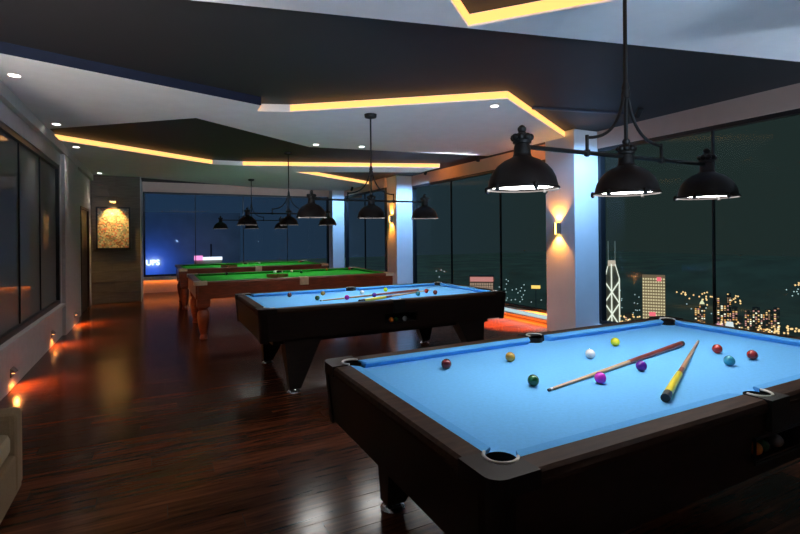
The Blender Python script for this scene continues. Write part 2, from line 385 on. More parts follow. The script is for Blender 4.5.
# ================================================================ LAMPS OF THE ROOM AND ADDED LAMPS
def spot(name, loc, target, power, col, size, blend=.6, r=.03, parent=None):
    l = bpy.data.lights.new(name, 'SPOT'); l.energy = power; l.color = col; l.spot_size = math.radians(size); l.spot_blend = blend; l.shadow_soft_size = r
    o = bpy.data.objects.new(name, l); COL.objects.link(o); o.location = loc
    o.rotation_euler = (Vector(target)-Vector(loc)).to_track_quat('-Z', 'Y').to_euler()
    if parent: o.parent = parent
    return o
DL = [(-1.1, 5.36, 'left of the dark ceiling band near the wall, closest one'), (-1.1, 7.42, 'by the grey wall beside the left ceiling recess'),
      (-1.1, 9.15, 'by the grey wall just past the left recess strip'), (-1.08, 12.6, 'above the picture wall corner'),
      (3.44, 4.36, 'in the tip of the middle white panel beside the warm strip'), (2.29, 7.40, 'in the middle white panel above the second table'),
      (3.02, 7.27, 'in the middle white panel behind the second lamp rod'), (4.6, 1.3, 'added unseen in the near white panel above the nearest table end'), (.2, -.6, 'added unseen in the near white panel over the viewer')]  # last two are unseen, added for light from the front
for x, y, w in DL:
    t = thing('downlight', 'small round recessed downlight '+w, 'downlight', (x, y, ZW), 0, 'recessed ceiling downlights')
    MB().lathe([(.054, -.004), (.054, .002), (.042, .002), (.042, -.004)], n=20, cap=False).build('bezel', M['white'], t)
    MB().lathe([(.042, -.0035), (.042, -.001)], n=20).build('lens', M['spotdisc'], t)
    sp_ = spot('downlight_lamp', (0, 0, -.02), (0, 0, -1), 15, (1, .95, .9), 80, .8, .04, t)

def pendant(x, y, label, glow='lampdisc'):
    t = thing('billiard_lamp', label, 'pendant lamp', (x, y, 0), 0, 'three-shade billiard lamps')
    zc, zb, zr, sp = 2.29, 1.935, 1.728, .737
    zt = ZW if (4 < y < 7 or y > 10) else ZD
    MB().lathe([(.03, 0), (.07, .012), (.075, .04), (.075, .05)], (0, 0, zt-.05), 20).build('canopy', M['bronze'], t, True)
    MB().tube([(0, 0, zt-.03), (0, 0, zb)], .0105).build('rod', M['bronze'], t, True)
    MB().lathe([(.012, 0), (.022, .005), (.024, .03), (.018, .05), (.022, .06), (.014, .09), (.012, .10)], (0, 0, zc-.04), 16).build('collar', M['bronze'], t, True)
    MB().tube([(-sp-.03, 0, zb), (sp+.03, 0, zb)], .0115).build('cross_bar', M['bronze'], t, True)
    for s in (-1, 1):
        pts = []
        for k in range(13):
            u = k/12; p0, p1, p2, p3 = (.012, zc), (.045, zc-.17), (.12, zc-.265), (.30, zc-.275)
            q = [(1-u)**3*p0[i]+3*u*(1-u)**2*p1[i]+3*u*u*(1-u)*p2[i]+u**3*p3[i] for i in (0, 1)]
            pts.append((s*q[0], 0, q[1]))
        a = MB().tube(pts, .0085).build('scroll_arm', M['bronze'], t, True)
        MB().tube([(s*.30, 0, zb-.02), (s*.30, 0, zc-.262)], .009).lathe([(.016, 0), (.016, .03)], (s*.30, 0, zb-.015), 12).build('post', M['bronze'], a, True)
    for k in (-1, 0, 1):
        X = k*sp
        # dome shade with a flared rim
        K, KZ = .685, .765
        pr = [(.250, 0), (.252, .012), (.240, .018), (.236, .035), (.225, .075), (.203, .115), (.170, .150), (.125, .180), (.085, .196), (.066, .206), (.060, .222)]
        pr = [(r*K, z*KZ) for r, z in pr]
        ins = [(r-.006, z-.002) for r, z in pr[::-1] if z > .0] + [(.243*K, 0)]
        s_ = MB().lathe(pr+ins+[pr[0]], (X, 0, zr), 36, cap=False).build('shade', M['bronze2'], t, True)
        MB().lathe([(.234*K, .020*KZ), (.234*K, .024*KZ)], (X, 0, zr), 36).build('diffuser', M[glow], s_)
        MB().lathe([(r*K, z*KZ) for r, z in ((.060, .0), (.058, .045), (.050, .07), (.064, .075), (.064, .090), (.045, .098))], (X, 0, zr+.215*KZ), 20).build('neck', M['bronze'], s_, True)
        kb = MB()
        for j in range(8):
            a = j*PI/4; kb.sphere((X+.058*K*math.cos(a), .052*K*math.sin(a), zr+.325*KZ), .026*K, 10)
        kb.lathe([(r*K, z*KZ) for r, z in ((.045, 0), (.055, .012), (.05, .04), (.028, .05), (.024, .058), (.03, .066), (.03, .08), (.016, .095), (.004, .10))], (X, 0, zr+.305*KZ), 16)
        kb.build('finial', M['bronze'], s_, True)
        for a in (.15, .15+2*PI/3, .15+4*PI/3, PI+.15):
            c, s2 = math.cos(a), math.sin(a)
            MB().lathe([(.004, -.02), (.011, -.012), (.011, .004), (.006, .014)], (X+.252*K*c, .252*K*s2, zr+.006), 10).build('rim_clip', M['bronze'], s_, True)
    return t
pendant(2.31, 1.788, 'three-shade dark bronze billiard lamp above the nearest blue table')
pendant(2.32, 5.30, 'three-shade dark bronze billiard lamp above the second blue table')
pendant(2.20, 8.80, 'three-shade dark bronze billiard lamp above the nearer green table', 'lampdisc2')
pendant(2.18, 12.5, 'three-shade dark bronze billiard lamp above the farthest green table', 'lampdisc2')

def sconce(x, y, z, label):
    t = thing('wall_sconce', label, 'wall lamp', (x, y, z), 0, 'up and down wall lamps on the columns')
    MB().box(-.075, 0, -.045, .045, -.085, .085, .006).build('body', M['sconce'], t)
    MB().box(-.0765, -.0745, -.012, .012, -.08, .08).build('front_slot', M['amber'], t)
    for s in (1, -1):
        MB().box(-.06, -.015, -.032, .032, s*.0855-.001, s*.0855+.001).build('lens', M['amber'], t)
        spot('sconce_lamp', (-.06, 0, s*.088), (.0, 0, s*.30), 38, (1, .36, .045), 92, .25, .008, t)
sconce(5.5, 5.44, 1.60, 'up and down wall sconce on the nearer white column')
sconce(5.53, 11.3, 1.95, 'up and down wall sconce on the farther white column')


# added lamps: cans washing columns and window-side floor, unseen uplights brightening the ceiling
def can(loc, target, power, label, colr=(.24, .54, 1), ang=88, grp='added cans aimed at the columns'):
    t = thing('added_spot', label, 'added spotlight', loc, 0, grp)
    d = (Vector(target)-Vector(loc)).normalized(); q = d.to_track_quat('-Z', 'Y').to_matrix().to_4x4()
    c = MB().lathe([(.034, .06), (.036, -.05), (.033, -.05), (.030, -.02)], (0, 0, 0), 16, cap=True).build('barrel', M['frame'], t, True)
    c.matrix_local = Matrix.Translation((0, 0, -.06)) @ q
    MB().tube([(0, 0, 0), (0, 0, -.05)], .008).build('stem', M['frame'], t)
    spot('added_can_lamp', Vector((0, 0, -.06))+d*.06, Vector((0, 0, -.06))+d, power, colr, ang, .7, .03, t)
can((5.34, 3.95, ZD), (5.75, 5.13, 1.75), 270, 'added black can aimed at the nearer white column')
can((5.72, 9.85, ZD), (5.77, 11.03, 1.75), 260, 'added black can aimed at the farther white column')
can((5.22, 13.35, ZW), (5.25, 14.62, 1.8), 190, 'added black can aimed at the far corner column')
can((5.66, 6.35, ZD), (5.38, 6.35, 0), 4500, 'added black can over the amber floor patch beside the nearer column', (1, .24, .03), 27, 'added cans over the window side floor')  # added amber beams make the orange patch on the floor
can((5.66, 7.7, ZD), (5.38, 7.7, 0), 4500, 'added black can over the amber floor between the columns', (1, .24, .03), 27, 'added cans over the window side floor')
def uplight(loc, rz, label, power, up=.80, ang=78, colr=(.60, .78, 1)):  # fill lamps added out of view to lift the room's brightness
    t = thing('added_uplight', label, 'wall lamp', loc, rz, 'added unseen wall uplights')
    MB().hexa([(-.10, 0, -.06), (.10, 0, -.06), (.10, .05, -.06), (-.10, .05, -.06)], [(-.15, 0, .04), (.15, 0, .04), (.15, .14, .04), (-.15, .14, .04)]).build('bowl', M['white'], t)
    MB().box(-.13, .13, .01, .12, .0405, .043).build('lens', M['coollens'], t)
    spot('added_uplight_lamp', (0, .07, .06), (0, 1, up), power, colr, ang, .3, .08, t)
uplight((1.2, YN, 1.2), 0, 'added wall uplight behind the viewer, above the door side', 1000, .52, 54)
uplight((4.6, YN, 1.2), 0, 'added wall uplight behind the viewer, towards the windows', 700, .48, 50)
uplight((5.75, -.18, 1.2), .3, 'added wall uplight on the column beside the viewer', 330, .48, 50)
uplight((5.75, 5.72, 1.6), .42, 'added wall uplight on the hidden side of the nearer column', 800, .42, 44)
uplight((XL, 2.9, 1.15), -.75, 'added wall uplight on the grey wall beside the sofa', 230, .75, 70, (1, .92, .86))
uplight((XL, .6, 1.15), -.5, 'added wall uplight on the grey wall beside the viewer', 260, .65, 64, (1, .92, .86))

for i, (y, z, w) in enumerate(((6.12, .17, 'next to the taupe sofa'), (8.25, .18, 'below the middle of the long window'), (10.05, .19, 'below the grey pilaster near the door'))):
    x = XL + (.05 if i == 2 else 0)
    t = thing('step_light', 'small amber step light low on the wall '+w, 'step light', (x, y, z), 0, 'step lights along the grey wall')
    MB().box(0, .012, -.06, .06, -.045, .045, .003).build('plate', M['sconce'], t)
    MB().hexa([(.012, -.055, .0), (.045, -.055, .0), (.045, .055, .0), (.012, .055, .0)], [(.012, -.055, .035), (.02, -.055, .035), (.02, .055, .035), (.012, .055, .035)]).build('hood', M['sconce'], t)
    MB().box(.0125, .035, -.045, .045, -.006, -.003).build('lens', M['stepglow'], t)
    spot('step_lamp', (.04, 0, -.012), (.30, 0, -.3), 34, (1, .30, .06), 150, .5, .02, t)

# ================================================================ POOL AND SNOOKER TABLES
def arc(cx, cy, r, a0, a1, n=12):
    return [(cx+r*math.cos(math.radians(a0+(a1-a0)*k/n)), cy+r*math.sin(math.radians(a0+(a1-a0)*k/n))) for k in range(n+1)]
def flatpoly(pts, z0, z1):
    bm = bmesh.new()
    vb = [bm.verts.new((x, y, z0)) for x, y in pts]; vt = [bm.verts.new((x, y, z1)) for x, y in pts]; n = len(pts)
    f = bm.faces.new(vb); f2 = bm.faces.new(vt)
    for i in range(n): bm.faces.new([vb[i], vb[(i+1) % n], vt[(i+1) % n], vt[i]])
    bmesh.ops.triangulate(bm, faces=[f, f2]); b = MB(); b.bm.free(); b.bm = bm; return b

def game_table(name, label, cat, group, a, b, rw, zt, mc, mcu, mrail, mapron, mcorner, snooker=False):
    """a, b: half size of the cloth up to the wood; rw: rail width; zt: rail top height"""
    t = thing(name, label, cat, (0, 0, 0), 0, group)
    A, B = a+rw, b+rw; cw_, zb = .05, zt-.038
    cc = .028
    # bed with pocket cut-outs
    # simple bites: chamfered corners and half round side notches
    n_ = .080
    pts = [(-a, -b+n_), (-a+n_*.45, -b+n_*.45), (-a+n_, -b), (-.068, -b), (-.045, -b+.012), (0, -b+.018), (.045, -b+.012), (.068, -b), (a-n_, -b), (a-n_*.45, -b+n_*.45), (a, -b+n_)]
    pts = pts+[(-x, -y) for x, y in pts]
    flatpoly(pts, zb-.03, zb).build('bed_cloth', mc, t)
    # cushions
    ce, cs = .075, .068; j = .030
    def cushion(p0, p1, n):      # p0->p1 along the wood edge, n inward
        p0, p1, n = Vector((*p0, 0)), Vector((*p1, 0)), Vector((*n, 0)); d = (p1-p0).normalized()
        q0, q1 = p0+d*j+n*cw_, p1-d*j+n*cw_
        up = lambda v, z: (v.x, v.y, z)
        bb = [up(p0, zb-.002), up(p1, zb-.002), up(q1-n*.022, zb-.002), up(q0-n*.022, zb-.002)]
        mm = [up(p0, zt-.02), up(p1, zt-.02), up(q1, zt-.012), up(q0, zt-.012)]
        tt = [up(p0, zt), up(p1, zt), up(q1-n*.004, zt-.004), up(q0-n*.004, zt-.004)]
        m = MB(); vs = [[m.bm.verts.new(p) for p in L] for L in (bb, mm, tt)]
        m.bm.faces.new(vs[0][::-1]); m.bm.faces.new(vs[2])
        for L, U in zip(vs, vs[1:]):
            for k in range(4): m.bm.faces.new([L[k], L[(k+1) % 4], U[(k+1) % 4], U[k]])
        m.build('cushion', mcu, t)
    for s in (-1, 1):
        cushion((-a+ce, s*b), (-cs, s*b), (0, -s)); cushion((cs, s*b), (a-ce, s*b), (0, -s)); cushion((s*a, -b+ce), (s*a, b-ce), (-s, 0))
    # wooden rails with a rounded outer edge
    e = .012
    def rail_long(x0, x1, s):
        y0, y1 = b, B
        prof = [(y0, zt-.045), (y1-.004, zt-.045), (y1, zt-.03), (y1-.004, zt-.010), (y1-.016, zt), (y0, zt)]
        m = MB(); L = [m.bm.verts.new((x0, s*p, z)) for p, z in prof]; R = [m.bm.verts.new((x1, s*p, z)) for p, z in prof]; n = len(prof)
        m.bm.faces.new(L); m.bm.faces.new(R)
        for k in range(n): m.bm.faces.new([L[k], L[(k+1) % n], R[(k+1) % n], R[k]])
        return m.build('rail', mrail, t)
    def rail_short(y0, y1, s):
        prof = [(a, zt-.045), (A-.004, zt-.045), (A, zt-.03), (A-.004, zt-.010), (A-.016, zt), (a, zt)]
        m = MB(); L = [m.bm.verts.new((s*p, y0, z)) for p, z in prof]; R = [m.bm.verts.new((s*p, y1, z)) for p, z in prof]; n = len(prof)
        m.bm.faces.new(L); m.bm.faces.new(R)
        for k in range(n): m.bm.faces.new([L[k], L[(k+1) % n], R[(k+1) % n], R[k]])
        return m.build('rail', mrail, t)
    for s in (-1, 1):
        for x0, x1 in ((-a+ce, -cs), (cs, a-ce)):
            r = rail_long(x0, x1, s)
        r = rail_short(-b+ce, b-ce, s)
    # corner castings, pocket liners, pocket irons
    hgt = .05
    for sx in (-1, 1):
        for sy in (-1, 1):
            base = [(a-ce, B+.004)]+arc(A-.045, B-.045, .049, 90, 0, 6)+[(A+.004, b-ce)]+arc(a-cc, b-cc, .054, -50, 140, 12)
            o = flatpoly([(sx*x, sy*y) for x, y in base], zt-hgt, zt+.004).build('corner_casting', mcorner, t)
            cx, cy = sx*(a-cc), sy*(b-cc)
            MB().lathe([(.052, zt-.008), (.054, zb-.04), (.05, zb-.11), (.02, zb-.13)], (cx, cy, 0), 20, cap=False).build('pocket_liner', M['black'], o, True)
            ar = [(sx*x, sy*y, zt+.004) for x, y in arc(a-cc, b-cc, .052, -55, 145, 16)]
            MB().tube(ar, .0055, 8).build('pocket_iron', M['brass'] if snooker else M['iron'], o, True)
    for s in (-1, 1):
        base = [(-cs, s*(B+.012)), (-cs, s*b)]+[(x, s*y) for x, y in arc(0, b+.018, .054, 199, -19, 14)][::-1][::-1]+[(cs, s*b), (cs, s*(B+.012))]
        if snooker:
            o = flatpoly([(x, y) for x, y in base], zt-.12, zt+.003).build('side_casting', mcorner, t)
        else:
            o = flatpoly(base, zt-.125, zt+.003).build('side_casting', M['black'], t)
        MB().lathe([(.051, zt-.008), (.053, zb-.04), (.047, zb-.10), (.02, zb-.12)], (0, s*(b+.018), 0), 20, cap=False).build('pocket_liner', M['black'], o, True)
        MB().tube([(x, s*y, zt+.003) for x, y in arc(0, b+.018, .052, 195, -15, 14)], .005, 8).build('pocket_iron', M['brass'] if snooker else M['iron'], o, True)
    return t, A, B, zb

def pool_table(label):
    a, b, zt = 1.346, .648, .838
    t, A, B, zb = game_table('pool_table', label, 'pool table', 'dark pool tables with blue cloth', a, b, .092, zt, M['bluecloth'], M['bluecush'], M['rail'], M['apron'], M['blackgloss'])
    z1, z0 = zt-.045, .535
    ti = .022
    def skew(x0, x1, s, za, zb_, ya, yb, th=.03):     # long apron piece, outer face sloping in
        return [(x0, s*(ya-th), za), (x1, s*(ya-th), za), (x1, s*ya, za), (x0, s*ya, za)], [(x0, s*(yb-th), zb_), (x1, s*(yb-th), zb_), (x1, s*yb, zb_), (x0, s*yb, zb_)]
    yo = lambda z: B-.006-ti*(z1-z)/(z1-z0)
    X1 = A-.07
    oz0, oz1, ox0, ox1 = .60, .70, -.16, .22
    m = MB()
    for xa, xb, za, zc in ((-X1, ox0, z0, z1), (ox1, X1, z0, z1), (ox0, ox1, z0, oz0), (ox0, ox1, oz1, z1)): m.hexa(*skew(xa, xb, -1, za, zc, yo(za), yo(zc)))
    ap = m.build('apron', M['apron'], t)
    # ball return tray behind the opening
    MB().box(ox0, ox1, -B+.06, -B+.22, oz0-.012, oz0).box(ox0, ox1, -B+.21, -B+.22, oz0, oz1+.02).box(ox0-.01, ox0, -B+.05, -B+.22, oz0-.012, oz1+.02).box(ox1, ox1+.01, -B+.05, -B+.22, oz0-.012, oz1+.02).build('ball_tray', M['black'], ap)
    MB().tube([(ox0, -B+.006, oz0), (ox1, -B+.006, oz0), (ox1, -B+.004, oz1), (ox0, -B+.004, oz1), (ox0, -B+.006, oz0)], .006, 6).build('opening_trim', M['blackgloss'], ap)
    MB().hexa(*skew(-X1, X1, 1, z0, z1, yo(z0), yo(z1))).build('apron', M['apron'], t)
    for s in (-1, 1):
        xo0, xo1 = A-.006-ti, A-.006; Y1 = B-.07
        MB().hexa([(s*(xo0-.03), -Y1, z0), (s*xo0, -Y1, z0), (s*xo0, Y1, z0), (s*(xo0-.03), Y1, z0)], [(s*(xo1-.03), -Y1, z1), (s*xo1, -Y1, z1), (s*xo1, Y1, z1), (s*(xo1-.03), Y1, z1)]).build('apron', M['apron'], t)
    for sx in (-1, 1):
        for sy in (-1, 1):
            top = [(A-.075, B-.02)]+[(A-.075, B)]+arc(A-.045, B-.045, .047, 80, 10, 6)+[(A, B-.075), (A-.02, B-.075)]
            P = lambda k: [(sx*(x-k), sy*(y-k)) for x, y in top]
            MB().hexa([(x, y, z0-.012) for x, y in P(ti-.004)], [(x, y, z1) for x, y in P(0)]).build('corner_post', M['blackgloss'], t)
    MB().box(-A+.16, A-.16, -B+.17, B-.17, .47, z0+.02).build('base_frame', M['apron'], t)
    MB().box(-a, a, -b, b, zb-.06, zb-.031).build('slate', M['black'], t)
    for sx in (-1, 1):
        for sy in (-1, 1):
            y0, y1 = sy*(B-.30), sy*(B-.09)
            bt = [(sx*1.14, sy*(B-.08)), (sx*1.03, sy*(B-.08)), (sx*1.03, sy*(B-.17)), (sx*1.14, sy*(B-.17))]
            tp = [(sx*1.18, sy*(B-.10)), (sx*.80, sy*(B-.10)), (sx*.80, sy*(B-.30)), (sx*1.18, sy*(B-.30))]
            l = MB().hexa([(x, y, .045) for x, y in bt], [(x, y, .535) for x, y in tp]).build('leg', M['apron'], t)
            MB().lathe([(.066, 0), (.070, .012), (.060, .028), (.040, .036), (.035, .046)], (sx*1.085, sy*(B-.125), 0), 16).build('foot', M['chrome'], l, True)
    return t
def snooker_table(label):
    rw = .10; a, b, zt = 1.63-rw, .92-rw, .86
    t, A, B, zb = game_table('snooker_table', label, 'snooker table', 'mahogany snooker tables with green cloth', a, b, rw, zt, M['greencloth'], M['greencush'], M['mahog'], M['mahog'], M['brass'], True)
    z1 = zt-.045
    for s in (-1, 1):
        MB().box(-A+.05, A-.05, s*(B-.04)-.02, s*(B-.04)+.025, .60, z1, .008).build('apron', M['mahog'], t)
        MB().box(s*(A-.04)-.02, s*(A-.04)+.025, -B+.06, B-.06, .60, z1, .008).build('apron', M['mahog'], t)
    MB().box(-a, a, -b, b, zb-.07, zb-.031).build('slate', M['black'], t)
    prof = [(.05, 0), (.06, .02), (.05, .05), (.042, .07), (.055, .10), (.075, .20), (.088, .32), (.085, .40), (.06, .44), (.075, .46), (.055, .48)]
    for x in (-A+.13, 0, A-.13):
        for s in (-1, 1):
            y = s*(B-.14)
            l = MB().lathe(prof, (x, y, 0), 18).build('leg', M['mahog'], t, True)
            MB().box(x-.09, x+.09, y-.09, y+.09, .48, .62, .006).build('leg_block', M['mahog'], l)
    return t
T1 = pool_table('nearest dark pool table with bright blue cloth, largest in view'); T1.location = (2.25, 1.788, 0)
T2 = copy_tree(T1); T2.location = (2.28, 5.251, 0); T2['label'] = 'second dark pool table with blue cloth, in front of the green tables'
T3 = snooker_table('nearer mahogany snooker table with green cloth, behind the second blue table'); T3.location = (2.14, 8.52, 0)
T4 = copy_tree(T3); T4.location = (2.06, 11.9, 0); T4['label'] = 'farthest mahogany snooker table with green cloth, by the end window'

# ---------------------------------------------------------------- balls and cues
def ball_mat(name, col): return mat('ball_'+name, col, .12, var=.02, coat=.5)
BC = dict(crimson=(.26, .015, .015), maroon=(.12, .015, .02), gold=(.42, .25, .03), darkgreen=(.01, .10, .03), white=(.85, .85, .82), yellow=(.75, .78, .03), magenta=(.60, .03, .50),
          purple=(.10, .01, .30), red=(.45, .02, .015), teal=(.03, .28, .40), orange=(.75, .22, .02), grey=(.35, .38, .38), black=(.012, .012, .014), cream=(.85, .80, .55))
BM = {}; BR = .0272
def ball(colr, loc, label, group, r=BR):
    if (colr, r) not in BM:
        me = MB().sphere((0, 0, 0), r).mesh('ball', True); me.materials.append(ball_mat(colr, BC[colr])); BM[(colr, r)] = me
    o = link('billiard_ball', BM[(colr, r)], None, None, label, 'ball', group); o.location = loc; return o
zbed = .80
spots = [('maroon', 446, 364), ('gold', 510, 357), ('darkgreen', 533, 380.5), ('white', 590, 354), ('yellow', 615, 342), ('magenta', 600, 378),
         ('purple', 641, 366), ('teal', 729, 361), ('crimson', 752, 355), ('red', 717, 349)]
def cue(tip, butt, style, label):
    tip, butt = Vector(tip), Vector(butt); L = (butt-tip).length
    t = thing('cue_stick', label, 'cue', tip); t.rotation_euler = (butt-tip).to_track_quat('Z', 'Y').to_euler()
    R = lambda z: .0065+(.0155-.0065)*z/L
    def seg(nm, z0, z1, m, bul=0): MB().lathe([(R(z0)+bul, z0), (R(z1)+bul, z1)], n=12).build(nm, m, t, True)
    seg('tip', 0, .014, M['tip']); seg('ferrule', .014, .03, M['inner'])
    if style == 'red':
        seg('shaft', .03, L*.52, M['maple']); seg('butt', L*.52, L-.03, M['cuered'], .0012); seg('end_cap', L-.03, L, M['tip'], .001)
    else:
        seg('shaft', .03, L*.60, M['maple']); seg('forearm', L*.60, L*.68, M['cuered'], .0005); seg('butt_sleeve', L*.68, L-.075, M['cueyel'], .003); seg('end_cap', L-.075, L, M['tip'], .003)
    return t
for ti_, (T, tn) in enumerate(((T1, 'on the nearest blue table'), (T2, 'on the second blue table'))):
    off = T.location-T1.location
    for k, (c, u, v) in enumerate(spots):
        p = onz(u, v, zbed+BR)
        if ti_ and k in (4,): p.y += .0
        extra = {('maroon', 0): 'dark maroon ball nearest the left end ', ('crimson', 8): 'dark red ball nearest the right end '}.get((c, k), {'gold': 'dull gold ball ', 'darkgreen': 'dark green ball ', 'white': 'white cue ball ', 'yellow': 'bright yellow ball ', 'magenta': 'magenta pink ball ', 'purple': 'purple ball ', 'teal': 'teal ball ', 'red': 'bright red ball '}.get(c, ''))
        ball(c, Vector((p.x, p.y, zbed+BR+.0005))+off, extra+tn, 'balls '+tn)
    for c, dx, nm in (('orange', -.14, 'orange'), ('darkgreen', -.085, 'green'), ('grey', .02, 'grey')):
        ball(c, Vector((2.25+dx+.075, 1.788-.70+.012, .60+BR+.0005))+off, nm+' ball in the return slot '+tn.replace('on', 'of', 1), 'balls in the return slot '+tn.replace('on', 'of', 1))
    q0, q1 = onz(548, 390, zbed+.008), onz(682, 343, zbed+.02)
    cue(Vector((q0.x, q0.y, zbed+.0075))+off, Vector((q1.x, q1.y, zbed+.0175))+off, 'red', 'cue with red-brown butt lying across the cloth '+tn)
    q0, q1 = onz(698, 341, zbed+.008), onz(665, 398, zbed+.02)
    cue(Vector((q0.x, q0.y, zbed+.0075))+off, Vector((q1.x, q1.y, zbed+.0195))+off, 'yellow', 'cue with yellow butt sleeve and black end '+tn)
ZS = .86-.038
for T, tn, lst in ((T3, 'on the nearer green table', (('black', 224.6, 273), ('cream', 280.7, 268.5), ('darkgreen', 301, 272), ('white', 271, 270.8), ('gold', 326, 269.5), ('red', 342, 267.5))),
                   (T4, 'on the farthest green table', (('white', 247, 260), ('gold', 288, 259.8), ('red', 305, 258.8)))):
    for c, u, v in lst:
        p = onz(u, v, ZS+BR); l = p-T.location
        p.x = T.location.x+max(-1.4, min(1.4, l.x)); p.y = T.location.y+max(-.70, min(.70, l.y))
        ball(c, (p.x, p.y, ZS+BR+.0005), {'darkgreen': 'dark green', 'gold': 'dull gold'}.get(c, c)+' snooker ball '+tn, 'balls '+tn)
    tr = thing('triangle_rack', 'wooden triangle rack lying '+tn, 'ball rack', (T.location.x-(.28 if T is T3 else .55), T.location.y-.25, ZS), .3)
    for k in range(3):
        a0, a1 = 2*PI*k/3, 2*PI*(k+1)/3; r = .20
        p, q = Vector((r*math.cos(a0), r*math.sin(a0), .03)), Vector((r*math.cos(a1), r*math.sin(a1), .03)); d = (q-p).normalized(); n = Vector((d.y, -d.x, 0))*.008
        MB().hexa([p-n+Vector((0, 0, -.0295)), q-n+Vector((0, 0, -.0295)), q+n+Vector((0, 0, -.0295)), p+n+Vector((0, 0, -.0295))], [p-n+Vector((0, 0, .02)), q-n+Vector((0, 0, .02)), q+n+Vector((0, 0, .02)), p+n+Vector((0, 0, .02))]).build('side', M['rack'], tr)

# ---------------------------------------------------------------- picture and its lamp
def picture_mat():
    m = bpy.data.materials.new('abstract_print'); m.use_nodes = True; t = m.node_tree; b = t.nodes['Principled BSDF']
    g = t.nodes.new('ShaderNodeNewGeometry')
    v = t.nodes.new('ShaderNodeTexVoronoi'); v.inputs['Scale'].default_value = 30; n = t.nodes.new('ShaderNodeTexNoise'); n.inputs['Scale'].default_value = 6
    t.links.new(g.outputs['Position'], v.inputs['Vector']); t.links.new(g.outputs['Position'], n.inputs['Vector'])
    sp = t.nodes.new('ShaderNodeSeparateColor'); t.links.new(v.outputs['Color'], sp.inputs[0])
    r = t.nodes.new('ShaderNodeValToRGB'); r.color_ramp.interpolation = 'CONSTANT'; e = r.color_ramp.elements
    cols = [(0, (.05, .06, .04)), (.16, (.50, .42, .26)), (.34, (.10, .12, .07)), (.46, (.66, .58, .40)), (.62, (.32, .22, .10)), (.74, (.14, .20, .17)), (.86, (.58, .10, .05))]
    e[0].position = 0; e[0].color = (*cols[0][1], 1); e[1].position = cols[1][0]; e[1].color = (*cols[1][1], 1)
    for p, c in cols[2:]: k = e.new(p); k.color = (*c, 1)
    t.links.new(sp.outputs[0], r.inputs[0])
    r2 = t.nodes.new('ShaderNodeValToRGB'); r2.color_ramp.elements[0].position = .45; r2.color_ramp.elements[0].color = (.6, .6, .55, 1); r2.color_ramp.elements[1].position = .62; r2.color_ramp.elements[1].color = (.75, .22, .10, 1)
    mx = t.nodes.new('ShaderNodeMix'); mx.data_type = 'RGBA'; mx.inputs[0].default_value = .28
    t.links.new(n.outputs[0], r2.inputs[0]); t.links.new(r.outputs[0], mx.inputs[6]); t.links.new(r2.outputs[0], mx.inputs[7]); t.links.new(mx.outputs[2], b.inputs['Base Color'])
    b.inputs['Roughness'].default_value = .5; return m
pc = thing('framed_picture', 'framed abstract print lit from above on the board-clad wall', 'picture', (-.85, PY-.004, 1.26))
w2, h2 = .345, .98
MB().box(-w2, w2, -.035, 0, 0, .035).box(-w2, w2, -.035, 0, h2-.035, h2).box(-w2, -w2+.035, -.035, 0, .035, h2-.035).box(w2-.035, w2, -.035, 0, .035, h2-.035).build('frame', M['frame'], pc)
MB().box(-w2+.03, w2-.03, -.012, -.002, .03, h2-.03).build('canvas', picture_mat(), pc)
pl = thing('picture_light', 'small chrome picture light above the framed print', 'picture light', (-.85, PY-.004, 2.36))
MB().box(-.05, .05, -.012, 0, -.03, .03, .003).build('plate', M['chrome'], pl)
MB().tube([(0, -.01, .01), (0, -.08, .05), (0, -.15, .03)], .007).build('arm', M['chrome'], pl, True)
MB().tube([(-.07, -.16, .015), (.07, -.16, .015)], .022, 12).build('lamp_head', M['chrome'], pl, True)
MB().box(-.055, .055, -.17, -.15, -.012, -.009).build('lens', M['amber'], pl)
spot('picture_lamp', (0, -.16, -.014), (0, -.02, -.42), 110, (1, .62, .16), 80, .6, .02, pl)

# ---------------------------------------------------------------- sofa at the left wall
so = thing('sofa', 'taupe fabric sofa with cream cushion against the grey wall', 'sofa', (0, 0, 0))
sx0, sx1, sy0, sy1 = -1.235, -.71, 1.7, 3.56
MB().box(sx0, sx1, sy0, sy1, .05, .30, .02).build('base', M['sofa'], so)
MB().box(sx0, sx1+.005, sy1-.16, sy1+.012, .07, .53, .03).build('armrest', M['sofa'], so)
MB().box(sx0, sx1+.005, sy0-.012, sy0+.16, .07, .53, .03).build('armrest', M['sofa'], so)
MB().box(sx0, sx0+.16, sy0+.16, sy1-.16, .30, .70, .04).build('backrest', M['sofa'], so)
for k in range(2):
    y0 = sy0+.165+k*.765
    MB().box(sx0+.16, sx1-.01, y0, y0+.755, .31, .44, .035).build('seat_cushion', M['sofa2'], so)
for x in (sx0+.06, sx1-.06):
    for y in (sy0+.06, sy1-.06): MB().lathe([(.018, 0), (.025, .05)], (x, y, 0), 12).build('leg', M['black'], so)

